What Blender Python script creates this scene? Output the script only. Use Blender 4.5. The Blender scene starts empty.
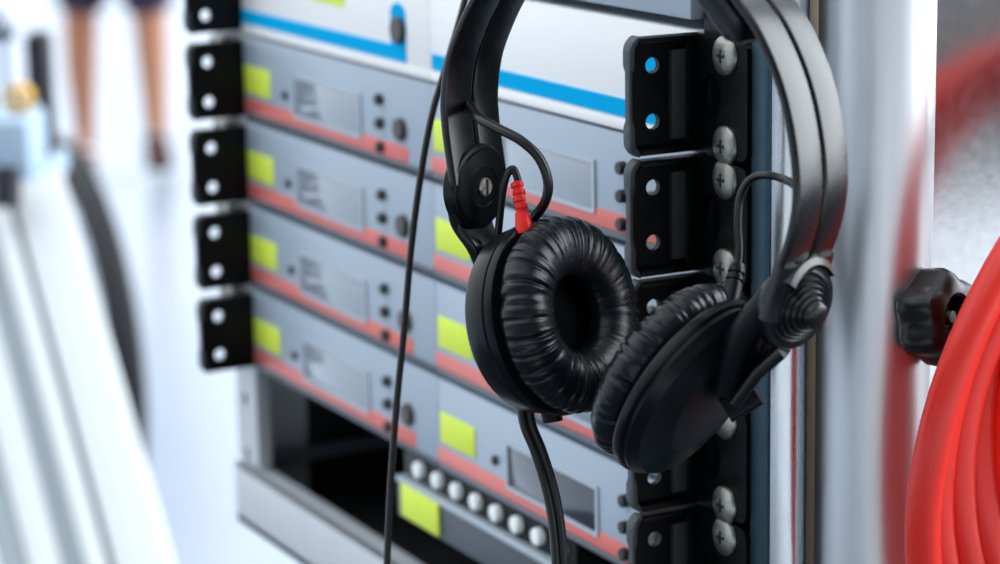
import bpy, bmesh, math, random
from mathutils import Vector, Matrix, noise
random.seed(7)
S = bpy.context.scene
COL = S.collection
MM = 0.001
# ------------------------------------------------------------------ camera
CAM = Vector((1003.146, -491.962, 155.51))          # millimetres
RT = Vector((0.46743077, 0.88384721, -0.01796034))
UP = Vector((-0.18228603, 0.11624371, 0.97634994))
FW = Vector((-0.86503195, 0.45310209, -0.21544889))
F = 2555.91
cd = bpy.data.cameras.new('camera'); cam = bpy.data.objects.new('camera', cd); COL.objects.link(cam)
cd.sensor_width = 36.0; cd.sensor_fit = 'HORIZONTAL'; cd.lens = F/1000*36.0
cd.clip_start = 0.05; cd.clip_end = 200
cam.matrix_world = Matrix(((RT.x, UP.x, -FW.x, CAM.x*MM), (RT.y, UP.y, -FW.y, CAM.y*MM), (RT.z, UP.z, -FW.z, CAM.z*MM), (0, 0, 0, 1)))
cd.dof.use_dof = True; cd.dof.focus_distance = 0.880; cd.dof.aperture_fstop = 9.3
S.camera = cam
# ------------------------------------------------------------------ world, light, exposure
S.view_settings.view_transform = 'Standard'; S.view_settings.look = 'None'
S.view_settings.gamma = 1.0; S.view_settings.use_curve_mapping = False
S.view_settings.exposure = 0.0
W = bpy.data.worlds.new('hall_daylight'); S.world = W; W.use_nodes = True
nt = W.node_tree; nt.nodes.clear()
def wn(t, **k):
    n = nt.nodes.new(t)
    for a, b in k.items(): setattr(n, a, b)
    return n
tc = wn('ShaderNodeTexCoord')
def lobe(d, lo, hi, amt):
    d = Vector(d).normalized()
    dp = wn('ShaderNodeVectorMath', operation='DOT_PRODUCT'); dp.inputs[1].default_value = d
    nt.links.new(tc.outputs['Generated'], dp.inputs[0])
    mr = wn('ShaderNodeMapRange', interpolation_type='SMOOTHSTEP')
    mr.inputs['From Min'].default_value = lo; mr.inputs['From Max'].default_value = hi
    mr.inputs['To Min'].default_value = 0; mr.inputs['To Max'].default_value = amt
    nt.links.new(dp.outputs['Value'], mr.inputs['Value'])
    return mr.outputs[0]
def addn(a, b):
    m = wn('ShaderNodeMath', operation='ADD'); nt.links.new(a, m.inputs[0])
    if isinstance(b, float): m.inputs[1].default_value = b
    else: nt.links.new(b, m.inputs[1])
    return m.outputs[0]
tot = lobe((-1, -0.25, 0.1), -0.1, 0.75, 1.3)             # open bright hall side
tot = addn(tot, lobe((0.3, 0.93, 0.28), 0.80, 0.97, 9.0))  # bright opening on the right
tot = addn(tot, lobe((-0.1, -0.3, 1), 0.45, 0.95, 1.6))     # overhead daylight
tot = addn(tot, 0.22)
bg = wn('ShaderNodeBackground'); bg.inputs[0].default_value = (0.88, 0.95, 1.0, 1)
nt.links.new(tot, bg.inputs[1])
wo = wn('ShaderNodeOutputWorld'); nt.links.new(bg.outputs[0], wo.inputs[0])

# ------------------------------------------------------------------ helpers
def s2l(c):
    return tuple((v/255/12.92 if v/255 <= 0.04045 else ((v/255+0.055)/1.055)**2.4) for v in c)
def mat(name, rgb, rough=0.5, metal=0.0, nscale=0, namt=0.0, bump=0.0, coat=0.0, spec=0.5, stretch=None, emit=None):
    m = bpy.data.materials.new(name); m.use_nodes = True
    t = m.node_tree; b = t.nodes['Principled BSDF']
    c = s2l(rgb)
    b.inputs['Base Color'].default_value = (*c, 1)
    b.inputs['Roughness'].default_value = rough; b.inputs['Metallic'].default_value = metal
    b.inputs['Specular IOR Level'].default_value = spec
    b.inputs['Coat Weight'].default_value = coat; b.inputs['Coat Roughness'].default_value = 0.08
    if nscale:
        tcn = t.nodes.new('ShaderNodeTexCoord'); mp = t.nodes.new('ShaderNodeMapping')
        if stretch: mp.inputs['Scale'].default_value = stretch
        nz = t.nodes.new('ShaderNodeTexNoise'); nz.inputs['Scale'].default_value = nscale; nz.inputs['Detail'].default_value = 5
        t.links.new(tcn.outputs['Object'], mp.inputs[0]); t.links.new(mp.outputs[0], nz.inputs['Vector'])
        mx = t.nodes.new('ShaderNodeMapRange'); mx.inputs['To Min'].default_value = max(0.02, rough-namt); mx.inputs['To Max'].default_value = min(1, rough+namt)
        t.links.new(nz.outputs['Fac'], mx.inputs['Value']); t.links.new(mx.outputs[0], b.inputs['Roughness'])
        if bump:
            bp = t.nodes.new('ShaderNodeBump'); bp.inputs['Strength'].default_value = bump; bp.inputs['Distance'].default_value = 0.0008
            t.links.new(nz.outputs['Fac'], bp.inputs['Height']); t.links.new(bp.outputs[0], b.inputs['Normal'])
    return m
M = {}
M['panel'] = mat('grey_blue_paint', (166, 180, 196), 0.36, 0.0, 40, 0.06)
M['panel_low'] = mat('dark_grey_paint', (92, 100, 110), 0.45, 0, 40, 0.05)
M['white'] = mat('white_paint', (246, 246, 247), 0.4, 0, 40, 0.05)
M['cyan'] = mat('cyan_stripe', (0, 172, 232), 0.6, 0, 60, 0.05, spec=0.02)
M['salmon'] = mat('salmon_stripe', (226, 116, 108), 0.4, 0, 60, 0.05)
M['yellow'] = mat('yellow_green_label', (224, 244, 78), 0.6, 0, 90, 0.1)
M['lcd_glare'] = mat('pale_display_glass', (150, 160, 174), 0.12, 0, 30, 0.04, spec=0.6, coat=0.5)  # reflected glare painted into the base colour of the display glass
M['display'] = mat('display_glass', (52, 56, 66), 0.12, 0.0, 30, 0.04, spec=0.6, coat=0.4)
M['dframe'] = mat('display_bezel', (176, 186, 196), 0.35, 0.2, 50, 0.05)
M['dark'] = mat('dark_plastic', (24, 27, 31), 0.45, 0, 80, 0.08)
M['knobm'] = mat('brown_grey_knob', (58, 50, 50), 0.4, 0, 80, 0.08)
M['black'] = mat('black_moulding', (5, 7, 9), 0.38, 0, 260, 0.12, 0.2, spec=0.15)
M['strip'] = mat('worn_black_moulding', (42, 44, 48), 0.6, 0, 300, 0.1, 0.3, spec=0.4)
M['lip'] = mat('grey_speckled_edge', (66, 72, 78), 0.55, 0.2, 400, 0.15, 0.6)
M['steel'] = mat('screw_steel', (160, 160, 154), 0.4, 1.0, 160, 0.14, 0.8)
M['bolt_dark'] = mat('screw_recess', (60, 60, 58), 0.4, 0.9, 90, 0.1)
M['alu'] = mat('brushed_aluminium', (214, 218, 222), 0.4, 1.0, 30, 0.08, 0.08, stretch=(8, 8, 0.4))
M['polish'] = mat('polished_steel', (190, 196, 202), 0.27, 1.0, 60, 0.08, 0.10, stretch=(3, 3, 0.6))
M['sheet'] = mat('galvanised_sheet', (205, 205, 208), 0.2, 1.0, 220, 0.08, 0.04)
M['frame'] = mat('dull_aluminium', (196, 200, 206), 0.45, 0.15, 60, 0.1)
M['channel'] = mat('bronze_grey_channel', (120, 108, 92), 0.5, 0.6, 60, 0.1)
M['slate'] = mat('slate_paint', (62, 69, 78), 0.45, 0, 40, 0.05)
M['bluesteel'] = mat('blue_grey_steel', (52, 76, 88), 0.4, 0.7, 90, 0.12, 0.1)
M['inside'] = mat('black_interior', (14, 16, 18), 0.6, 0, 60, 0.1)
M['hp'] = mat('black_headphone_plastic', (9, 15, 19), 0.31, 0, 500, 0.05, 0.02, spec=0.18)
M['hpsat'] = mat('satin_headphone_plastic', (8, 12, 16), 0.27, 0, 120, 0.04, 0.0, spec=0.45)
M['leather'] = mat('black_leatherette', (12, 19, 24), 0.29, 0, 900, 0.08, 0.08, spec=0.28)
M['foam'] = mat('black_mesh_fabric', (3, 3, 4), 0.95, 0, 900, 0.04, spec=0.1)
M['rubber'] = mat('black_rubber_cable', (12, 13, 16), 0.35, 0, 300, 0.08, spec=0.5)
M['redplug'] = mat('red_strain_relief', (214, 16, 16), 0.42, 0, 300, 0.06, spec=0.3)
M['redcable'] = mat('red_rubber_cable', (236, 46, 34), 0.36, 0, 60, 0.05, 0.03)
M['knobblack'] = mat('black_star_knob', (8, 10, 11), 0.33, 0, 160, 0.1, 0.2, spec=0.5)
M['btn'] = mat('white_push_button', (246, 250, 250), 0.3, 0, 90, 0.05)

def link(name, bm, m, parent=None, smooth=True, ang=35):
    """bm is in millimetres, world axes; becomes one mesh object"""
    bmesh.ops.recalc_face_normals(bm, faces=bm.faces)
    me = bpy.data.meshes.new(name)
    off = Vector((0, 0, 0)); q = parent
    while q is not None:
        if '_org' in q: off = Vector(q['_org']); break
        q = q.parent
    for v in bm.verts: v.co = (v.co - off)*MM
    bm.to_mesh(me); bm.free()
    for mm in (m if isinstance(m, (list, tuple)) else [m]): me.materials.append(mm)
    if smooth:
        for p in me.polygons: p.use_smooth = True
        try: me.set_sharp_from_angle(angle=math.radians(ang))
        except Exception: pass
    o = bpy.data.objects.new(name, me); COL.objects.link(o)
    if parent is not None: o.parent = parent
    return o
def tag(o, label, cat, group=None, kind=None):
    o['label'] = label; o['category'] = cat
    if group: o['group'] = group
    if kind: o['kind'] = kind
    return o
def thing(name, org, label, cat, group=None):
    e = bpy.data.objects.new(name, None); COL.objects.link(e)
    e.location = Vector(org)*MM; e['_org'] = list(org); e.empty_display_size = 0.02
    return tag(e, label, cat, group)
def dup(root, delta, label):
    r = root.copy(); COL.objects.link(r); r.location = root.location + Vector(delta)*MM; r['label'] = label
    for ch in list(root.children):
        c = ch.copy(); COL.objects.link(c); c.parent = r
        for g in list(ch.children):
            d = g.copy(); COL.objects.link(d); d.parent = c
    return r
def BM(): return bmesh.new()
def box(bm, x0, x1, y0, y1, z0, z1, bev=0.0, seg=2):
    r = bmesh.ops.create_cube(bm, size=1.0)
    vs = r['verts']
    for v in vs:
        v.co = Vector(((x0+x1)/2+v.co.x*(x1-x0), (y0+y1)/2+v.co.y*(y1-y0), (z0+z1)/2+v.co.z*(z1-z0)))
    if bev:
        es = {e for v in vs for e in v.link_edges}
        bmesh.ops.bevel(bm, geom=list(es), offset=bev, segments=seg, profile=0.5, affect='EDGES')
def frame_of(axis, ref=None):
    a = Vector(axis).normalized()
    ref = Vector(ref) if ref is not None else (Vector((0, 0, 1)) if abs(a.z) < 0.9 else Vector((1, 0, 0)))
    u = (ref - a*ref.dot(a)).normalized(); v = a.cross(u)
    return u, v, a
def lathe(bm, org, axis, prof, seg=48, ref=None, rfun=None, hfun=None):
    """prof: list of (r, h); closes on axis where r == 0"""
    org = Vector(org); u, v, a = frame_of(axis, ref)
    rings = []
    for k, (r, h) in enumerate(prof):
        if r <= 1e-6: rings.append([bm.verts.new(org+a*h)]); continue
        ring = []
        for i in range(seg):
            t = 2*math.pi*i/seg
            rr = r if rfun is None else rfun(r, h, t, k)
            hh = h if hfun is None else hfun(r, h, t, k)
            ring.append(bm.verts.new(org+a*hh+(u*math.cos(t)+v*math.sin(t))*rr))
        rings.append(ring)
    for A, B in zip(rings, rings[1:]):
        for i in range(seg):
            j = (i+1) % seg
            if len(A) == 1 and len(B) == 1: continue
            if len(A) == 1: bm.faces.new((A[0], B[i], B[j]))
            elif len(B) == 1: bm.faces.new((A[i], B[0], A[j]))
            else: bm.faces.new((A[i], B[i], B[j], A[j]))
def cyl(bm, p0, p1, r0, r1=None, seg=24, bev=0.0):
    p0 = Vector(p0); p1 = Vector(p1); L = (p1-p0).length; r1 = r0 if r1 is None else r1
    if bev: prof = [(0, 0), (r0-bev, 0), (r0, bev), (r1, L-bev), (r1-bev, L), (0, L)]
    else: prof = [(0, 0), (r0, 0), (r1, L), (0, L)]
    lathe(bm, p0, p1-p0, prof, seg)
def catmull(pts, n=8, closed=False):
    P = [Vector(p) for p in pts]; out = []
    N = len(P)
    rng = N if closed else N-1
    for i in range(rng):
        if closed: a, b, c, d = P[i-1], P[i], P[(i+1) % N], P[(i+2) % N]
        else:
            b, c = P[i], P[i+1]
            a = P[i-1] if i > 0 else b*2-c
            d = P[i+2] if i+2 < N else c*2-b
        for k in range(n):
            t = k/n
            out.append(0.5*((2*b)+(c-a)*t+(2*a-5*b+4*c-d)*t*t+(3*b-a-3*c+d)*t**3))
    if not closed: out.append(P[-1])
    return out
def sweep(bm, pts, prof, binormal=None, scale=None, closed=False, caps=True):
    """prof: list of (a, b): a along side vector, b along normal"""
    N = len(pts); rings = []
    nrm = None
    for i, p in enumerate(pts):
        if closed: t = pts[(i+1) % N]-pts[i-1]
        else: t = pts[min(i+1, N-1)]-pts[max(i-1, 0)]
        t.normalize()
        if binormal is not None:
            bb = binormal(i/(N-1)) if callable(binormal) else binormal
            side = (bb-t*bb.dot(t)).normalized(); n = t.cross(side)
        else:
            if nrm is None: nrm = frame_of(t)[0]
            nrm = (nrm-t*nrm.dot(t)).normalized(); n = nrm; side = n.cross(t)
        s = 1.0 if scale is None else scale(i/(N-1))
        sa, sb = s if isinstance(s, tuple) else (s, s)
        rings.append([bm.verts.new(p+side*a*sa+n*b*sb) for a, b in prof])
    K = len(prof)
    R = list(zip(rings, rings[1:])) + ([(rings[-1], rings[0])] if closed else [])
    for A, B in R:
        for k in range(K):
            j = (k+1) % K
            bm.faces.new((A[k], A[j], B[j], B[k]))
    if caps and not closed:
        bm.faces.new(rings[0]); bm.faces.new(list(reversed(rings[-1])))
def circ(r, n=12): return [(r*math.cos(2*math.pi*i/n), r*math.sin(2*math.pi*i/n)) for i in range(n)]
def rrect(w, h, r, n=4, cx=0, cy=0):
    out = []
    for qx, qy, a0 in ((1, 1, 0), (-1, 1, 90), (-1, -1, 180), (1, -1, 270)):
        for k in range(n+1):
            a = math.radians(a0+90*k/n)
            out.append((cx+qx*(w/2-r)+r*math.cos(a), cy+qy*(h/2-r)+r*math.sin(a)))
    return out
def tube(bm, pts, r, n=12, sub=8, closed=False):
    sweep(bm, catmull(pts, sub, closed), circ(r, n), closed=closed)
def plate(bm, outline, holes, org, ax, ay, an, t0, t1):
    """flat plate with through holes: outline/holes in (ax, ay), thickness from t0 to t1 along an"""
    org, ax, ay, an = Vector(org), Vector(ax), Vector(ay), Vector(an)
    tmp = bmesh.new(); edges = []
    for lp in [outline]+holes:
        vs = [tmp.verts.new((x, y, 0)) for x, y in lp]
        for i in range(len(vs)): edges.append(tmp.edges.new((vs[i], vs[(i+1) % len(vs)])))
    bmesh.ops.triangle_fill(tmp, edges=edges, use_beauty=True, use_dissolve=False)
    tmp.verts.index_update()
    A = [bm.verts.new(org+ax*v.co.x+ay*v.co.y+an*t0) for v in tmp.verts]
    B = [bm.verts.new(org+ax*v.co.x+ay*v.co.y+an*t1) for v in tmp.verts]
    for f in tmp.faces:
        ix = [v.index for v in f.verts]
        bm.faces.new([A[i] for i in ix]); bm.faces.new([B[i] for i in reversed(ix)])
    for e in tmp.edges:
        if len(e.link_faces) == 1:
            i, j = e.verts[0].index, e.verts[1].index
            bm.faces.new((A[i], A[j], B[j], B[i]))
    tmp.free()
def ellipse(cx, cy, rx, ry, n=24): return [(cx+rx*math.cos(2*math.pi*i/n), cy+ry*math.sin(2*math.pi*i/n)) for i in range(n)]
# rays of the photograph's camera, to measure where things stand
def ray(x, y): return FW+RT*((x-500)/F)-UP*((y-282)/F)
def at(x, y, z): return CAM+ray(x, y)*z                      # z = distance along the view axis, mm
def onplane(x, y, p, n):
    d = ray(x, y); return CAM+d*((Vector(p)-CAM).dot(n)/d.dot(n))
def onX(x, y, X): return onplane(x, y, (X, 0, 0), Vector((1, 0, 0)))
FLOOR = -1150.0
def ground(x, y): return onplane(x, y, (0, 0, FLOOR), Vector((0, 0, 1)))
TW = -FW

# ------------------------------------------------------------------ the setting
b = BM()
for v in ((-30000, -20000), (9000, -20000), (9000, 12000), (-30000, 12000)): b.verts.new((v[0], v[1], FLOOR))
b.faces.new(b.verts)
floor_m = mat('pale_polished_floor', (178, 189, 206), 0.25, 0, 1.2, 0.1)
fl = link('floor', b, floor_m, smooth=False); fl['kind'] = 'structure'
b = BM()
plate(b, [(-1700, -2600), (2600, -2600), (2600, 9000), (-1700, 9000)], [], (0, 0, FLOOR), (1, 0, 0), (0, 1, 0), (0, 0, 1), 0.5, 8)  # unseen dark sheet added on the floor to darken reflections in the headphones
fl = link('floor', b, mat('added_dark_blocker', (52, 58, 64), 0.9, 0, 8, 0.05), smooth=False); fl['kind'] = 'structure'

b = BM(); box(b, 2620, 8900, -6500, 7000, FLOOR+0.5, FLOOR+6, 1)  # unseen white slab added to brighten what the side sheet and thick post reflect
fl = link('floor', b, mat('added_white_reflector', (244, 246, 250), 0.6, 0, 8, 0.05), smooth=False); fl['kind'] = 'structure'

# ------------------------------------------------------------------ equipment rack case
U = 44.45
case = thing('equipment_case', (0, 200, -271), 'polished metal equipment case with two round posts holding the stack of grey units', 'equipment case')
b = BM()
box(b, -252, 250, 0, 3, -271, -237, 0.8); box(b, -252, 250, 0, 420, -271, -266, 0.8); box(b, -252, 250, 0, 12, -240, -237, 0.8)
link('bottom_tray', b, M['frame'], case)
b = BM()   # left rack rail with a row of holes
oz = [(-240, z) for z in range(-231, 60, 31)]
plate(b, rrect(28, 330, 1, 2, -238, -70), [ellipse(x, z, 3, 4) for x, z in oz], (0, 0, 0), (1, 0, 0), (0, 0, 1), (0, 1, 0), 3.0, 5.5)
box(b, -227, -224, 5, 11, -237, 95, 0.4)
link('rack_rail', b, M['frame'], case)
b = BM()
plate(b, rrect(34, 330, 1, 2, 238, -70), [ellipse(240, z, 3, 4) for x, z in oz], (0, 0, 0), (1, 0, 0), (0, 0, 1), (0, 1, 0), 3.0, 5.5)
link('rack_rail', b, M['black'], case)
b = BM(); box(b, -252, -249, 5, 420, -268, 120, 0.5); link('side_panel', b, M['frame'], case)
b = BM(); box(b, -249, 249, 415, 418, -268, 120, 0.5); link('back_panel', b, M['inside'], case)
b = BM(); box(b, -252, 250, 0, 420, 116, 121, 0.8); link('top_panel', b, M['frame'], case)
b = BM(); box(b, -247, 246, 8, 412, -265, -262, 0.3); link('inner_floor', b, M['inside'], case)
b = BM(); box(b, -248.5, -246, 42, 412, -262, 100, 0.3); link('inner_lining', b, M['inside'], case)
b = BM(); box(b, -246, -240, 14, 410, -240, -233, 0.5); link('inner_trim', b, M['panel_low'], case)
# right side: round post, dark channel, round post, bright sheet
b = BM(); lathe(b, (263.4, 8.4, -271), (0, 0, 1), [(0, 0), (9.6, 0), (9.6, 420), (0, 420)], 64); link('corner_post', b, M['polish'], case)
b = BM(); box(b, 258.6, 269, -1.5, 0.6, -268, 149, 0.6); link('edge_strip', b, M['bluesteel'], case)
b = BM(); box(b, 244, 248, 4, 60, -268, 130, 0.4); link('post_channel', b, M['channel'], case)
b = BM(); lathe(b, (278, 38.2, -271), (0, 0, 1), [(0, 0), (20.4, 0), (20.4, 420), (0, 420)], 80); link('thick_post', b, M['alu'], case)
b = BM(); box(b, 246, 248.5, 60, 420, -268, 135, 0.6); link('side_sheet', b, M['sheet'], case)
# support under the case
b = BM(); box(b, -120, 200, 70, 400, -300, -271.5, 2)
for x in (-100, 180):
    for y in (90, 380): cyl(b, (x, y, FLOOR), (x, y, -300), 16)
bs = link('equipment_stand', b, M['dark'])
tag(bs, 'dark four legged stand carrying the metal equipment case from below', 'stand')

# ------------------------------------------------------------------ half rack receivers
def receiver_at(X0, row, label, disp=None, white=False):
    z0 = -U*row
    t = thing('white_rack_unit' if white else 'radio_receiver', (X0+109.5, 100, z0), label, 'rack unit' if white else 'receiver',
              'white units across the top row' if white else 'grey receivers mounted two to a row')
    x = lambda v: X0+v
    b = BM(); box(b, x(0.4), x(218.6), 0, 6, z0+(0.5 if white else 1.6), z0+43.6, 0.7); box(b, x(4), x(214), 6, 230, z0+2.5, z0+42.5)
    link('faceplate', b, M['white' if white else 'panel'], t)
    if white:
        b = BM()
        out = [(3, 5.8), (195.5, 5.8), (195.5, 27)]+[(188+7.5*math.cos(math.radians(a)), 27+5*math.sin(math.radians(a))) for a in range(10, 180, 20)]+[(180.5, 27), (180.5, 12.7), (3, 12.7)]
        plate(b, out, [], (X0, 0, z0), (1, 0, 0), (0, 0, 1), (0, -1, 0), 0, 0.5)
        link('stripe', b, M['cyan'], t)
        b = BM(); lathe(b, (x(189.5), -0.4, z0+20), (0, -1, 0), [(0, 0), (6.2, 0), (6.2, 1.6), (5.4, 2.4), (0, 2.4)], 24); link('knob', b, M['knobm'], t)
        b = BM(); box(b, x(92), x(130), -0.4, 0.2, z0+25, z0+39); link('sticker', b, M['yellow'], t)
        b = BM(); box(b, x(0.5), x(218.5), -0.35, 0.2, z0+0.6, z0+4.6, 0.2); link('lower_trim', b, M['white'], t)
        return t
    b = BM(); box(b, x(0.6), x(218.4), -0.6, 0.5, z0+1.7, z0+4.4, 0.3); link('lower_trim', b, M['panel_low'], t)
    b = BM(); box(b, x(0), x(195), -0.35, 0.3, z0+4.6, z0+11.6, 0.1); link('stripe', b, M['salmon'], t)
    b = BM(); box(b, x(3.0), x(36.5), -0.5, 0.2, z0+14.6, z0+28.6, 0.1); s = link('sticker', b, M['yellow'], t)
    b = BM()
    plate(b, rrect(79, 21.6, 0.8, 2, 106, 19.8), [rrect(75.5, 18.2, 0.5, 2, 106, 19.8)], (X0, 0, z0), (1, 0, 0), (0, 0, 1), (0, -1, 0), -0.2, 1.0)
    fr = link('display_frame', b, M['dframe'], t)
    b = BM(); box(b, x(68), x(144), -0.45, 0.1, z0+10.6, z0+29, 0.05); link('display', b, disp or M['lcd_glare'], t)
    b = BM(); lathe(b, (x(56), 0.2, z0+19), (0, -1, 0), [(0, 0), (2.3, 0), (2.3, 1.2), (1.6, 2), (0, 2.2)], 16); link('indicator', b, M['dark'], t)
    for zz in (30.5, 19.5, 8.4):
        b = BM(); lathe(b, (x(167.2), 0.2, z0+zz), (0, -1, 0), [(0, 0), (2.6, 0), (2.6, 2.6), (2.2, 3.2), (0, 3.3)], 18); link('button', b, M['dark'], t)
    b = BM(); lathe(b, (x(188.5), 0.2, z0+19.4), (0, -1, 0), [(0, 0), (5.2, 0), (5.2, 2.2), (4.6, 3.0), (0, 3.1)], 28); link('knob', b, M['knobm'], t)
    return t
rowname = {1: 'first row under the white units', 2: 'second row of grey receivers', 3: 'third row of grey receivers', 4: 'lowest row of receivers'}
r0 = receiver_at(-217.4, 1, 'grey left-hand half-width receiver in the first row under the white units', None)
for row in (1, 2, 3, 4):
    for side in (0, 1):
        if row == 1 and side == 0: continue
        rr = dup(r0, (218.5*side, 0, -U*(row-1)), 'grey %s half-width receiver in the %s' % (('left-hand', 'right-hand')[side], rowname[row]))
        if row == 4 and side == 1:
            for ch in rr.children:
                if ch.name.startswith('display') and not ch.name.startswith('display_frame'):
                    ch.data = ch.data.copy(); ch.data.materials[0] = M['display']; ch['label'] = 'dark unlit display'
w0 = receiver_at(-217.4, 0, 'white left-hand rack unit with cyan stripe and a dark oval knob at the top', white=True)
w1 = dup(w0, (218.5, 0, 0), 'white right-hand rack unit with cyan stripe seen inside the headphone arch')
for ch in list(w1.children):
    if ch.name.startswith('sticker'): bpy.data.objects.remove(ch)
# grey blank unit above
b = BM(); box(b, -218, 218, -1, 5, 47.5, 88, 0.8); box(b, -214, 214, 5, 120, 49, 87)
tag(link('blank_panel', b, M['panel']), 'plain grey metal panel above the white units, mostly cut by the top of the frame', 'panel')
# button unit in the fifth row
cu = thing('button_unit', (80, 60, -210), 'dark half-width unit with a row of white round buttons below the receivers', 'control unit')
b = BM(); box(b, -42, 122, 3, 160, -210, -179, 0.6); link('housing', b, M['black'], cu)
b = BM(); box(b, -42, 122, -2, 3.5, -193.2, -190.6, 0.4); link('ledge', b, M['dframe'], cu)
b = BM(); box(b, -42, 122, -1, 3.5, -210, -193.2, 0.5); link('lower_face', b, M['slate'], cu)
b = BM(); box(b, -35.5, 3.0, -2.4, -0.8, -208.5, -193.0, 0.1); link('sticker', b, M['yellow'], cu)
for i in range(8):
    xx = -24.4+19.15*i
    b = BM(); lathe(b, (xx+0.8, 3, -184.2), (0, -1, 0), [(0, 0), (3.9, 0), (3.9, 2.6), (3.5, 3.2), (2.2, 3.4), (0, 3.4)], 24); link('button', b, M['btn'], cu)

# ------------------------------------------------------------------ brackets at both ends
def screw_bm(c, n, R=7.2):
    b = BM()
    lathe(b, c, n, [(0, 0), (R, 0), (R, 0.8), (R*0.95, 1.4), (R*0.75, 2.0), (R*0.45, 2.35), (0, 2.5)], 32)
    return b
def bracket(sgn, label, group):
    """outline of a moulded angle bracket: ear in the panel plane and a flange standing forward, row 0"""
    e = thing('rack_bracket', (219*sgn, -15, 22), label, 'bracket', group)
    X = 219.5 if sgn > 0 else -215.4
    # flange, in the plane X = const; a = distance forward (-Y), b = height
    z0, z1 = (1.0, 43.4) if sgn > 0 else (1.8, 40.8)
    r = 5.0
    def arc(cx, cy, a0, a1, n=5): return [(cx+r*math.cos(math.radians(a0+(a1-a0)*k/n)), cy+r*math.sin(math.radians(a0+(a1-a0)*k/n))) for k in range(n+1)]
    out = [(0, z0), *arc(29.5-r, z0+r, -90, 0), (29.5, 22.2), *arc(29.5-r, z1-r, 0, 90), (0, z1)]
    b = BM()
    plate(b, out, [ellipse(19.6, hz_, 2.9, 2.9) for hz_ in ((33.0, 12.6) if sgn > 0 else (31.2, 10.6))], (X, 0, 0), (0, -1, 0), (0, 0, 1), (sgn, 0, 0), 0.0, 2.6)
    # raised rim round the flange and the ribs beside it
    s0, s1 = 2.6, 6.2
    def bx(a0, a1, h0, h1, t0, t1, bev=0.4): box(b, min(X+sgn*t0, X+sgn*t1), max(X+sgn*t0, X+sgn*t1), -a1, -a0, h0, h1, bev)
    bx(1, 26.5, z1-2.4, z1, s0-0.5, s1); bx(1, 26.5, z0, z0+2.4, s0-0.5, s1)
    bx(1.0, 6.5, z0+2, z1-2, s0-0.4, 4.2)
    # ear in the panel plane
    eo = [(2, z0), (35, z0), *[(39-4+4*math.cos(math.radians(a)), z0+4+4*math.sin(math.radians(a))) for a in (-60, -30, 0)],
          *[(39-4+4*math.cos(math.radians(a)), z1-4+4*math.sin(math.radians(a))) for a in (0, 30, 60)], (35, z1), (2, z1)]
    eo = [(sgn*p, q) for p, q in eo]
    plate(b, eo, [ellipse(sgn*15.5, 21.5, 6.2, 8.8)], (X, 0, 0), (1, 0, 0), (0, 0, 1), (0, -1, 0), 0.6, 3.0)
    body = link('bracket_body', b, M['black'], e, ang=30)
    b = BM()   # worn outer lip
    lp = [*arc(29.2-r, z0+r, -70, 0), (29.2, z0+10), (29.2, z0+13), (29.2, z0+15), (29.2, 22.2), (29.2, z1-15), (29.2, z1-13), (29.2, z1-10), *arc(29.2-r, z1-r, 0, 70)]
    pts = [Vector((X+sgn*2.2, -p, q)) for p, q in lp]
    sweep(b, pts, rrect(5.6, 2.2, 0.7, 3), Vector((sgn, 0, 0)), scale=lambda t: (1, 1) if abs(t-0.5) > 0.16 else (0.55, 0.6))
    link('lip', b, M['lip'], e)
    b = BM(); box(b, min(X+sgn*2.4, X+sgn*5.4), max(X+sgn*2.4, X+sgn*5.4), -13, -7.2, z0+5, z1-5, 0.5); link('rib', b, M['strip'], e)
    for zz in (37.6, 5.4):
        sb = screw_bm((X+sgn*25.5, -3.0, zz), (0, -1, 0)); sc = link('screw', sb, M['steel'], e)
        b = BM(); box(b, X+sgn*25.5-2.4, X+sgn*25.5+2.4, -5.65, -5.2, zz-0.6, zz+0.6, 0.1); box(b, X+sgn*25.5-0.6, X+sgn*25.5+0.6, -5.65, -5.2, zz-2.4, zz+2.4, 0.1)
        link('slot', b, M['bolt_dark'], sc)
    return e
ordn = ['topmost', 'second', 'third', 'fourth', 'lowest']
rb = bracket(1, 'topmost black bracket in the right-hand column, beside the white unit', 'black brackets down the right end of the units')
lb = bracket(-1, 'topmost black bracket in the left-hand column, cut by the top of the frame', 'black brackets down the left end of the units')
for k in range(1, 5):
    o = dup(rb, (0, 0, -U*k), ['', 'second black bracket from the top on the right, with two bright screws', 'third black bracket from the top on the right, mostly hidden by the earcups', 'fourth black bracket from the top on the right, just below the right earcup', 'lowest black bracket on the right, cut by the bottom of the frame'][k])
    o = dup(lb, (0, 0, -U*k), ['', 'second black bracket from the top on the left, its two holes showing white', 'third black bracket from the top on the left, beside the second receiver row', 'fourth black bracket from the top on the left, beside the third receiver row', 'lowest black bracket on the left, above the empty bay'][k])

# ------------------------------------------------------------------ headphones
RH = Vector((RT.x, RT.y, 0)).normalized(); TH = Vector((TW.x, TW.y, 0)).normalized()
NH = (RH*0.766+TH*0.643).normalized(); WV = (RH*0.643-TH*0.766).normalized()
J0 = at(484, 186, 885)
def H(x, y, dw=0): return onplane(x, y, J0+WV*dw, WV)
hp = thing('headphones', tuple(H(640, -92)), 'black closed-back headphones with split headband hanging in front of the rack', 'headphones')
line = [(479, 180), (474, 145), (471, 120), (470, 95), (474, 60), (484, 30), (498, 0), (525, -45), (575, -88), (640, -100), (705, -72), (745, -25), (763, 0), (780, 24), (796, 57), (808, 92), (816, 130), (820, 165), (820, 200), (813, 235), (800, 268), (788, 296)]
cl = catmull([H(*p) for p in line], 6)
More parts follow.
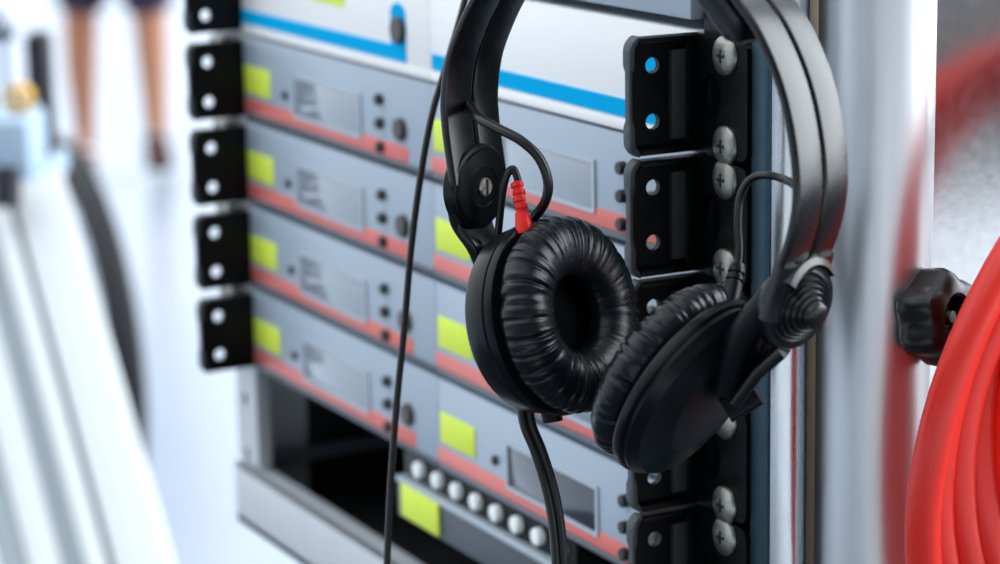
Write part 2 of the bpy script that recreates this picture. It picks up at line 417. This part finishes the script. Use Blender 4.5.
# band strands
for off, wd in ((-7.5, 14.2), (7.3, 13.6)):
    b = BM()
    def sc(t): return (1, 1)
    sweep(b, [p+WV*off for p in cl], rrect(wd, 3.2, 1.3, 4), WV)
    link('headband_strand', b, M['hpsat'], hp)
b = BM()   # padding under the crown
pad = cl[48:80]
def inward(i): return pad[i]
cen = H(640, 110)
padp = [p+(cen-p).normalized()*7 for p in pad]
sweep(b, padp, rrect(32, 10, 4.5, 5), WV, scale=lambda t: (1, min(1, 0.25+t*8, 0.25+(1-t)*8)))
link('headband_padding', b, M['leather'], hp)
# --- left joint (inner side faces the viewer)
JL = H(477, 186)+NH*3
aL = (NH*1.0)
b = BM()
lathe(b, JL, aL, [(0, -6.5), (14, -6.5), (15, -5.5), (15, -2), (14.2, -1.2), (13.0, -1.0), (12.7, 0), (7, 0.5), (6.6, 0.2), (0, 0.2)], 56)
link('hinge_disc', b, M['hp'], hp)
b = BM(); lathe(b, JL+aL*0.1, aL, [(0, 0), (3.3, 0), (3.3, 0.9), (2.8, 1.4), (0, 1.5)], 28); s1 = link('hinge_screw', b, M['steel'], hp)
b = BM(); _u, _v, _a = frame_of(aL)
sweep(b, [JL+aL*1.6-_u*2.8, JL+aL*1.6+_u*2.8], rrect(0.9, 0.5, 0.1, 1)); link('slot', b, M['bolt_dark'], s1)
# --- left cup
CL = at(571, 314, 868)
nL = (RT*(0.77*0.986)+UP*(0.77*0.165)+TW*0.638).normalized()
def cushion_bm(org, ax, R, seed, flip=1, nseg=400):
    rnd = random.Random(seed); b = BM()
    # wrinkles: angles, widths, depths
    wr = []
    a = 0.0
    while a < 2*math.pi:
        wr.append((a, rnd.uniform(0.014, 0.036), rnd.uniform(0.25, 1.1), rnd.uniform(-0.06, 0.06), rnd.uniform(0.12, 0.6)))
        a += rnd.uniform(0.08, 0.24)
    prof = []
    K = 44
    for k in range(K+1):
        f = k/K; th = math.radians(-95+f*290)       # from the seam at the outer rim, over the puff, into the hole
        rr = R-10.0+10.0*math.cos(th) if math.cos(th) > 0 else R-10.0+11.0*math.cos(th)
        hh = 7.0+8.0*math.sin(th)
        prof.append((rr, hh))
    u, v, ax_ = frame_of(ax)
    def disp(t, k):
        f = k/K; d = 0.0
        for (a0, w, dep, sl, mid) in wr:
            da = (t-a0-sl*(f-0.5)*3+math.pi) % (2*math.pi)-math.pi
            if abs(da) < 4*w:
                env = math.exp(-((f-mid)/0.26)**2)
                d += dep*env*(math.exp(-(da/w)**2)*1.0-0.25*math.exp(-((abs(da)-1.9*w)/(0.9*w))**2))
        d += 0.25*noise.noise(Vector((math.cos(t)*6, math.sin(t)*6, f*3+seed)))
        return d
    edge = lambda k: min(1.0, k/5)
    def rf(r, h, t, k):
        th = math.radians(-95+k/K*290); return r-1.25*disp(t, k)*math.cos(th)*edge(k)
    def hf(r, h, t, k):
        th = math.radians(-95+k/K*290); return h-1.25*disp(t, k)*max(-0.2, math.sin(th))*edge(k)
    lathe(b, org, ax, prof, nseg, rfun=rf, hfun=hf)
    return b
def cup(org, n, R, cyl_d, r_mid, r_cap, cap_d, seed, tagname):
    b = BM()
    lathe(b, org, n, [(R-9, 0.5), (R-1.5, 0.5), (R-0.4, 0.2), (R, -0.6), (R, -2.6), (R-0.5, -3.2), (R-1.4, -3.5), (R-1.4, -4.2), (R-0.9, -4.6), (R-0.9, -5.2), (r_mid, -cyl_d),
              (r_mid-1.2, -cyl_d-1.6), (r_cap+1.2, -cap_d+0.9), (r_cap, -cap_d), (r_cap-1.5, -cap_d-0.5), (0, -cap_d-0.5)], 96)
    sh = link('earcup_shell', b, M['hp'], hp)
    cb = link('ear_cushion', cushion_bm(Vector(org), n, R-0.3, seed), M['leather'], hp, ang=180)
    b = BM(); lathe(b, org, n, [(0, 1.2), (R-8, 1.2)], 48); link('driver_cover', b, M['foam'], hp)
    return sh
RL = 34.0
cup(CL-nL*7, nL, RL, 12.5, RL-2.2, 22, 17, 3, 'left')
# left yoke arm from disc down to the back of the cup
ybk = CL-nL*24
b = BM()
pth = catmull([H(481, 196)-NH*4, H(480, 222)-NH*4, H(493, 250)-NH*4, at(505, 285, 893)-nL*5, ybk], 6)
sweep(b, pth, rrect(25, 4.5, 1.8, 4), WV, scale=lambda t: (1.0-0.6*min(1, t*1.6), 1))
link('yoke_arm', b, M['hpsat'], hp)
# --- right joint (outer side faces the viewer)
JR = H(798, 306); aR = (RT*0.6-UP*0.36+TW*0.71).normalized()
b = BM()
prof = [(0, -4), (14.6, -4), (15, -3.4), (15, 0.2), (14.2, 1.0), (12.6, 1.0)]
r = 12.2; h = 1.2
for k in range(5):
    prof += [(r, h), (r-0.5, h+1.0), (r-1.2, h+1.0), (r-1.5, h+0.8)]; r -= 1.6; h += 1.25
prof += [(r+0.4, h), (r-0.2, h+1.8), (r-1, h+2.3), (0, h+2.3)]
lathe(b, JR, aR, prof, 64)
link('hinge_boss', b, M['hpsat'], hp)
b = BM()
sweep(b, catmull([H(805, 258), H(800, 275), H(794, 292), H(789, 312)], 6), rrect(30, 5.4, 2.4, 4), WV, scale=lambda t: (0.98, 1+0.3*t))
link('hinge_shoulder', b, M['hpsat'], hp)
b = BM()
_u, _v, _a = frame_of(NH, (0, 0, 1))
arcp = [JR+NH*3.0+(_u*math.cos(math.radians(q))+_v*math.sin(math.radians(q)))*15.6 for q in range(-52, 53, 4)]
sweep(b, arcp, [(-3.5, -2.2), (2.2, -2.2), (3.4, -1.6), (2.6, 0.6), (-1.5, 3.0), (-3.5, 3.0)], NH)
link('hinge_collar', b, M['hpsat'], hp)
# --- right cup
n2 = (RT*(-0.78*0.9)+UP*(0.63*0.9)-TW*0.436).normalized()
CR = at(684, 383, 842)
RR = 34.0
cup(CR, n2, RR, 7.0, RR-2.2, 19.5, 12.0, 11, 'right')
# yoke from boss to cup
b = BM()
yr0 = JR-aR*8; yr1 = at(735, 385, 832)
sweep(b, catmull([yr0+UP*3, (yr0+yr1)/2+UP*3-RT*3, yr1], 8), rrect(24, 10, 4, 5), lambda t: (WV+UP*0.5).normalized(), scale=lambda t: (1-0.1*t, 1))
link('yoke_arm', b, M['hp'], hp)
b = BM()
sweep(b, [at(787, 346, 815), at(762, 366, 820), at(738, 396, 826)], rrect(16, 4, 1.2, 3), TW)
link('yoke_brace', b, M['hpsat'], hp)
b = BM(); cyl(b, at(774, 318, 836), at(733, 346, 836), 10, 12, 32, 2); link('pivot_barrel', b, M['hp'], hp)
b = BM(); sweep(b, [at(757, 392, 832), at(726, 410, 834)], rrect(9, 7, 1.5, 3), UP); link('cup_catch', b, M['hp'], hp)
# --- cables that belong to the headphones
b = BM(); tube(b, [H(468, 104)+TW*3, at(478, 117, 868), at(497, 128, 862), at(520, 140, 858), at(539, 158, 858), at(548, 182, 860), at(545, 202, 864), at(533, 219, 872), at(524, 232, 880)], 1.7, 12, 8); link('headband_cord', b, M['rubber'], hp)
b = BM(); tube(b, [at(498, 236, 885), at(500, 215, 882), at(503, 190, 878), at(507, 175, 876), at(513, 169, 876), at(517, 177, 876), at(519, 186, 876)], 1.35, 12, 8); link('plug_cord', b, M['rubber'], hp)
p0, p1 = at(517, 182, 868), at(525, 234, 864)
d = (p1-p0); L = d.length
b = BM()
prof = [(0, 0), (1.9, 0)]
for k in range(4): prof += [(2.7, L*(0.02+0.14*k)), (2.8, L*(0.10+0.14*k)), (2.0, L*(0.105+0.14*k)), (2.0, L*(0.15+0.14*k))]
prof += [(2.7, L*0.6), (3.6, L*0.9), (3.6, L), (0, L)]
def rfn(r_, h_, t, k):
    r_ *= 0.86
    return r_ if h_ > L*0.58 or math.sin(t+ (0 if k % 8 < 4 else math.pi)) > -0.75 else min(r_, 2.0)
lathe(b, p0, d, prof, 24, rfun=rfn); link('strain_relief', b, M['redplug'], hp)
b = BM(); tube(b, [H(812, 192)-WV*4, at(788, 181, 822), at(766, 175, 828), at(750, 180, 834), at(740, 198, 838), at(738, 225, 840), at(739, 250, 842), at(737, 268, 842), at(731, 290, 840), at(728, 312, 836)], 1.35, 12, 8); link('cross_cord', b, M['rubber'], hp)
b = BM()
q0, q1 = at(738, 264, 841), at(727, 314, 835); L2 = (q1-q0).length
lathe(b, q0, q1-q0, [(0, 0), (2.2, 0), (2.9, 2), (2.9, 3.2), (2.2, 3.4), (2.2, 4.2), (3, 4.4), (3, 5.8), (2.3, 6), (2.3, 6.8), (3.1, 7), (3.4, L2), (0, L2)], 20); link('strain_relief', b, M['hp'], hp)
b = BM()   # twin cord hanging from the left cup
for o in (-1.35, 1.35):
    tube(b, [at(524, 398, 880)+RT*o, at(528, 425, 880)+RT*o, at(538, 450, 880)+RT*o, at(549, 485, 880)+RT*o, at(556, 520, 880)+RT*o, at(560, 564, 880)+RT*o, at(563, 640, 880)+RT*o, at(560, 720, 880)+RT*o], 1.6, 10, 8)
link('cord', b, M['rubber'], hp)
b = BM(); sweep(b, [at(549, 398, 872), at(553, 422, 872)], rrect(8, 6, 2.5, 4), RT, scale=lambda t: 1-0.15*t); link('cord_outlet', b, M['hp'], hp)
# small peg that the headband hangs on
top = H(640, -100)
b = BM(); tube(b, [top+Vector((0, 0, -18))-WV*26, top+Vector((0, 0, -18))+WV*22, Vector((top.x+20, top.y+70, top.z+20)), Vector((top.x+10, 2, 118))], 4, 12, 8)
link('hanging_hook', b, M['dark'], case)

# ------------------------------------------------------------------ thin cable in front of the receivers
b = BM()
tube(b, [Vector((at(500, -150, 990).x, 60, 122.5)), Vector((at(500, -150, 990).x, 4, 124)), at(492, -110, 985), at(478, -60, 968), at(465, 0, 960), at(448, 60, 960), at(432, 115, 960), at(420, 180, 960), at(411, 250, 960), at(404, 330, 960), at(397, 400, 960), at(391, 480, 960), at(387, 564, 960), at(385, 640, 960), at(384, 760, 960), at(380, 960, 960)], 1.35, 12, 8)
tag(link('hanging_cable', b, M['rubber']), 'long thin black cable hanging straight down in front of the left receivers', 'cable')

# ------------------------------------------------------------------ star knob on the case
KC = onX(936, 317, 302)
ka = (Vector((0.93, 0.34, 0.14))).normalized()
b = BM()
def star(r_, h_, t, k): return r_ if r_ < 10 else r_*(1+0.085*math.cos(6*t)) if True else r_
lathe(b, KC-ka*9, ka, [(0, 0), (9, 0), (14.0, 2.0), (15.8, 4.5), (16.2, 8), (16.0, 13.5), (14.6, 16.5), (12.0, 18), (8.6, 18.4), (7.6, 17.6), (7.2, 13), (0, 12.5)], 96, rfun=star)
kn = link('clamp_knob', b, M['knobblack'], case)
b = BM(); lathe(b, KC+ka*3, ka, [(0, 0), (3, 0), (3, 3), (2.2, 4), (0, 4.2)], 20); link('knob_insert', b, M['bolt_dark'], kn)
b = BM(); cyl(b, KC-ka*34, KC-ka*8.8, 5.5, None, 24, 0.5); link('knob_stem', b, M['knobblack'], kn)

# ------------------------------------------------------------------ red cable coil
rnd = random.Random(5)
pts = []
C0 = Vector((326, 155, -112))
turns = 9; per = 22
loops = [(-3, 0, 134, 9), (5, 10, 132, -2), (14, 4, 132, 10), (22, 16, 132, -3), (30, 6, 132, 9), (37, 22, 131, -4), (45, 12, 132, 8), (53, 24, 132, -4), (60, 8, 130, 8)]
for i in range(turns*per):
    q = i/per; k = min(int(q), turns-1); f = q-k
    A = loops[k]; B = loops[min(k+1, turns-1)]
    s = f*f*(3-2*f)
    dy, dz, R_, dx = [A[j]*(1-s)+B[j]*s for j in range(4)]
    a = math.radians(20)+2*math.pi*q
    pts.append(Vector((C0.x+dx+5*math.sin(3*a+k), C0.y+dy+R_*math.cos(a), C0.z+dz+R_*math.sin(a))))
b = BM(); sweep(b, catmull(pts, 4), circ(6.2, 16))
tag(link('cable_coil', b, M['redcable']), 'thick bright red cable hung in loops on the side of the case', 'cable')
b = BM(); tube(b, [Vector((247, C0.y+14, C0.z+112)), Vector((300, C0.y+14, C0.z+110)), Vector((350, C0.y+14, C0.z+110)), Vector((356, C0.y+14, C0.z+130))], 6, 12, 6); link('cable_hook', b, M['dark'], case)

# ------------------------------------------------------------------ background: person
skin = mat('tanned_skin', (196, 132, 98), 0.55, 0, 30, 0.05)
navy = mat('dark_violet_cloth', (52, 40, 66), 0.8, 0, 60, 0.05)
lilac = mat('lilac_cloth', (150, 132, 190), 0.8, 0, 60, 0.05)
shoe_d = mat('dark_shoe', (34, 32, 44), 0.6, 0, 60, 0.05)
shoe_w = mat('white_shoe', (235, 228, 228), 0.6, 0, 60, 0.05)
hairm = mat('brown_hair', (52, 38, 30), 0.6, 0, 60, 0.05)
fa, fb = ground(88, 178), ground(159, 182)
mid = (fa+fb)/2; mid.z = FLOOR
side = (fb-fa); side.z = 0
k_ = 95/ max(1, side.length/2); side_n = side.normalized()
fwd = -TH.copy()
pr = thing('person', tuple(mid), 'person with bare tanned legs far behind the rack, cut by the frame top', 'person')
def skinmesh(name, verts, edges, radii, m, parent, sub=2):
    me = bpy.data.meshes.new(name); off = Vector(parent['_org'])
    me.from_pydata([tuple((Vector(v)-off)*MM) for v in verts], edges, [])
    o = bpy.data.objects.new(name, me); COL.objects.link(o); o.parent = parent
    sk = o.modifiers.new('skin', 'SKIN'); sk.use_smooth_shade = True
    for i, r_ in enumerate(radii): me.skin_vertices[0].data[i].radius = (r_*MM, r_*MM)
    me.skin_vertices[0].data[0].use_root = True
    ss = o.modifiers.new('sub', 'SUBSURF'); ss.levels = sub; ss.render_levels = sub
    me.materials.append(m); return o
def pp(s, f, z): return mid+side_n*s+fwd*f+Vector((0, 0, z))
hw = side.length/2
V = [pp(0, 0, 930), pp(0, 0, 1080), pp(0, 0, 1250), pp(0, 0, 1400), pp(0, 5, 1480), pp(0, 20, 1560), pp(0, 25, 1640),
     pp(-85, 0, 870), pp(-hw*0.98, 0, 490), pp(-hw, -18, 340), pp(-hw, -10, 100), pp(-hw, 60, 40),
     pp(85, 0, 870), pp(hw*0.92, 30, 490), pp(hw*0.96, 10, 340), pp(hw, 0, 90), pp(hw, 75, 40),
     pp(-165, 0, 1390), pp(-215, -10, 1130), pp(-225, 60, 900), pp(-222, 90, 815),
     pp(165, 0, 1390), pp(215, -10, 1130), pp(225, 60, 900), pp(222, 90, 815)]
E_ = [(0, 1), (1, 2), (2, 3), (3, 4), (4, 5), (5, 6), (0, 7), (7, 8), (8, 9), (9, 10), (10, 11), (0, 12), (12, 13), (13, 14), (14, 15), (15, 16), (3, 17), (17, 18), (18, 19), (19, 20), (3, 21), (21, 22), (22, 23), (23, 24)]
Rr = [140, 125, 135, 120, 55, 85, 70, 92, 54, 50, 29, 34, 92, 54, 46, 28, 34, 58, 44, 34, 30, 58, 44, 34, 30]
skinmesh('body', V, E_, Rr, skin, pr)
# clothes
V = [pp(0, 0, 960), pp(0, 0, 1100), pp(0, 0, 1260), pp(0, 0, 1400), pp(-165, 0, 1395), pp(-205, -5, 1200), pp(165, 0, 1395), pp(205, -5, 1200)]
skinmesh('shirt', V, [(0, 1), (1, 2), (2, 3), (3, 4), (4, 5), (3, 6), (6, 7)], [158, 146, 155, 138, 74, 66, 74, 66], lilac, pr)
V = [pp(0, 0, 950), pp(-85, 0, 870), pp(-hw*0.95, 0, 470), pp(85, 0, 870), pp(hw*0.9, 30, 470)]
skinmesh('shorts', V, [(0, 1), (1, 2), (0, 3), (3, 4)], [150, 112, 80, 112, 80], navy, pr)
V = [pp(0, 12, 1590), pp(0, 0, 1660), pp(0, -30, 1580), pp(0, -40, 1500)]
skinmesh('hair', V, [(0, 1), (1, 2), (2, 3)], [92, 84, 84, 62], hairm, pr)
for sx, m_ in ((-hw, shoe_w), (hw, shoe_d)):
    lift = 45 if sx > 0 else 0
    V = [pp(sx, -40, 40+lift), pp(sx, 40, 42+lift*0.4), pp(sx, 125, 34), pp(sx, -22, 96+lift)]
    skinmesh('shoe', V, [(0, 1), (1, 2), (0, 3)], [38, 42, 33, 42], m_, pr)

# ------------------------------------------------------------------ background: bicycle seen obliquely
tyre = mat('black_tyre', (20, 24, 30), 0.6, 0, 60, 0.05)
rimm = mat('grey_rim', (150, 158, 168), 0.4, 0.6, 60, 0.05)
bikem = mat('dark_bicycle_paint', (26, 36, 44), 0.4, 0, 60, 0.05)
WC = ground(79.2, 562.5)
WC.z = FLOOR+345
bdir = (RH*0.431+TH*0.902).normalized()         # direction along the wheel plane
bdir = Vector((bdir.x, bdir.y, 0)).normalized(); bn = Vector((-bdir.y, bdir.x, 0))
bk = thing('bicycle', (WC.x, WC.y, FLOOR), 'dark bicycle half hidden behind the white metal rails, its black wheel showing', 'bicycle')
def wheel(c):
    b = BM(); lathe(b, c, bn, [(300, -18), (322, -26), (340, -18), (345, 0), (340, 18), (322, 26), (300, 18), (300, -18)], 72); w = link('tyre', b, tyre, bk)
    b = BM(); lathe(b, c, bn, [(282, -12), (301, -15), (301, 15), (282, 12), (282, -12)], 72); link('rim', b, rimm, w)
    b = BM()
    for k in range(28):
        a = 2*math.pi*k/28; e_ = bdir*math.cos(a)+Vector((0, 0, 1))*math.sin(a)
        a2 = a+0.35*(1 if k % 2 else -1); g_ = bdir*math.cos(a2)+Vector((0, 0, 1))*math.sin(a2)
        cyl(b, c+g_*22+bn*(20 if k % 4 < 2 else -20), c+e_*290, 2.0, None, 6)
    link('spokes', b, rimm, w)
    b = BM(); cyl(b, c-bn*35, c+bn*35, 22, None, 20); link('hub', b, bikem, w)
wheel(WC); WC2 = WC-bdir*1040; wheel(WC2)
Zv = Vector((0, 0, 1))
bb_ = WC-bdir*430-Zv*60; seat = WC-bdir*560+Zv*470; head = WC-bdir*960+Zv*480
# the wheel in view is the rear one: seat side first
b = BM()
for p, q, r_ in ((bb_, seat, 17), (bb_, head-Zv*90, 19), (seat-Zv*60, head, 17), (head-Zv*120, head+Zv*60, 20)): cyl(b, p, q, r_)
for s_ in (-1, 1):
    cyl(b, WC+bn*38*s_, bb_+bn*20*s_, 10); cyl(b, WC+bn*38*s_, seat-Zv*60+bn*15*s_, 9)
link('bicycle_frame', b, bikem, bk)
b = BM()
for s_ in (-1, 1): cyl(b, WC2+bn*38*s_, head-Zv*110+bn*30*s_, 12)
link('fork', b, bikem, bk)
b = BM(); tube(b, [head+Zv*120+bn*280-bdir*-60, head+Zv*130+bn*90, head+Zv*120, head+Zv*130-bn*90, head+Zv*120-bn*280+bdir*60], 13, 12, 6); cyl(b, head+Zv*40, head+Zv*125, 15); link('handlebar', b, bikem, bk)
b = BM(); tube(b, [seat+Zv*70-bdir*140, seat+Zv*75-bdir*60, seat+Zv*80+bdir*20, seat+Zv*82+bdir*110], 42, 14, 5); cyl(b, seat-Zv*20, seat+Zv*50, 13); link('saddle', b, tyre, bk)

# ------------------------------------------------------------------ background: white metal rails and the gear at the left edge
rail = mat('white_powder_coat', (232, 236, 239), 0.4, 0, 30, 0.05)
rail_d = mat('dark_groove', (96, 112, 118), 0.6, 0, 30, 0.05)
rail_g = mat('grey_groove', (160, 172, 180), 0.5, 0, 30, 0.05)
blue_g = mat('pale_blue_plastic', (176, 198, 220), 0.5, 0, 30, 0.05)
ZD = 2300.0
st = thing('folding_ramp', tuple(at(150, 700, ZD)), 'white ribbed metal ramp leaning at the left edge of the picture', 'ramp')
rdir = (at(110, 564, 2220)-at(10, 200, 2400)).normalized()
gtop = at(9, 194, 2403)
tl = (FLOOR+10-gtop.z)/rdir.z
gbot = gtop+rdir*tl
sd = (RT-rdir*RT.dot(rdir)).normalized(); nn = sd.cross(rdir)
def bar(c0, off, w, th, m, name, lift=0):
    b = BM(); a0 = gtop+sd*off+nn*lift; a1 = gbot+sd*off+nn*lift
    sweep(b, [a0, a1], rrect(w, th, min(4, th*0.3), 3), sd); return link(name, b, m, st)
bar(0, 28, 50, 26, rail, 'side_rail'); bar(0, -12, 18, 26, rail, 'side_rail'); bar(0, 0, 8, 12, rail_d, 'groove')
bar(0, -30, 20, 10, rail_g, 'deck_edge'); bar(0, -54, 28, 14, rail, 'deck_rib', 0); bar(0, -80, 24, 8, rail_g, 'deck_edge')
bar(0, -106, 28, 14, rail, 'deck_rib', 0)
b = BM(); cyl(b, at(7, 208, 2360), at(7, 166, 2360), 13, None, 20, 2); link('hinge', b, shoe_d, st)
# gear standing on a cart behind
ct = thing('utility_cart', tuple(at(-20, 900, 2500)), 'grey utility cart at the left edge carrying pale blue boxes', 'cart')
c_top = at(10, 178, 2500)
ex = RH; ey = -TH
def obox(bm, c, w, d_, h, bev=4):
    tmp = BM(); box(tmp, -w/2, w/2, -d_/2, d_/2, 0, h, bev)
    m_ = {}
    for v in tmp.verts: m_[v] = bm.verts.new(Vector(c)+ex*v.co.x+ey*v.co.y+Vector((0, 0, v.co.z)))
    for f in tmp.faces: bm.faces.new([m_[v] for v in f.verts])
    tmp.free()
cc = c_top-ex*182+ey*70
b = BM(); obox(b, cc-Vector((0, 0, 24)), 420, 220, 24); link('cart_top', b, blue_g, ct)
for sx in (-190, 190):
    for sy in (-90, 90):
        b = BM(); p = cc+ex*sx+ey*sy; cyl(b, Vector((p.x, p.y, FLOOR)), Vector((p.x, p.y, cc.z-24)), 12); link('leg', b, rail, ct)
b = BM(); obox(b, cc+ex*146-ey*45, 124, 100, 62, 8); tag(link('storage_box', b, blue_g), 'pale blue box low on the cart at the left edge', 'box')
b = BM(); obox(b, cc+ex*194+ey*60, 24, 40, 128, 8); tag(link('black_pouch', b, shoe_d), 'black pouch standing upright behind the pale blue box', 'pouch')
yt = mat('amber_tape', (226, 178, 70), 0.5, 0, 60, 0.05)
b = BM(); lathe(b, cc+ex*192-ey*50+Vector((0, 0, 62+14)), TH, [(6, -12), (12, -12), (14, -8), (14, 8), (12, 12), (6, 12), (6, -12)], 28)
tag(link('tape_roll', b, yt), 'amber tape roll on top of the pale blue box', 'tape roll')
lm = thing('table_lamp', tuple(cc+ex*160+ey*48), 'small round white lamp on a dark stem at the upper left edge', 'lamp')
q = cc+ex*160+ey*48
b = BM(); lathe(b, q, Zv, [(0, 0), (26, 0), (26, 4), (5, 8), (4, 118), (11, 126), (11, 134), (0, 134)], 24); link('stem', b, blue_g, lm)
b = BM(); cyl(b, q+Zv*122, q+Zv*132, 12.5, None, 20, 1); link('collar', b, shoe_d, lm)
b = BM(); lathe(b, q+Zv*132, Zv, [(0, 0), (8, 1), (15, 6), (18, 14), (16, 24), (9, 31), (0, 33)], 28); link('lamp_shade', b, rail, lm)
for o in bpy.data.objects:
    if '_org' in o: del o['_org']
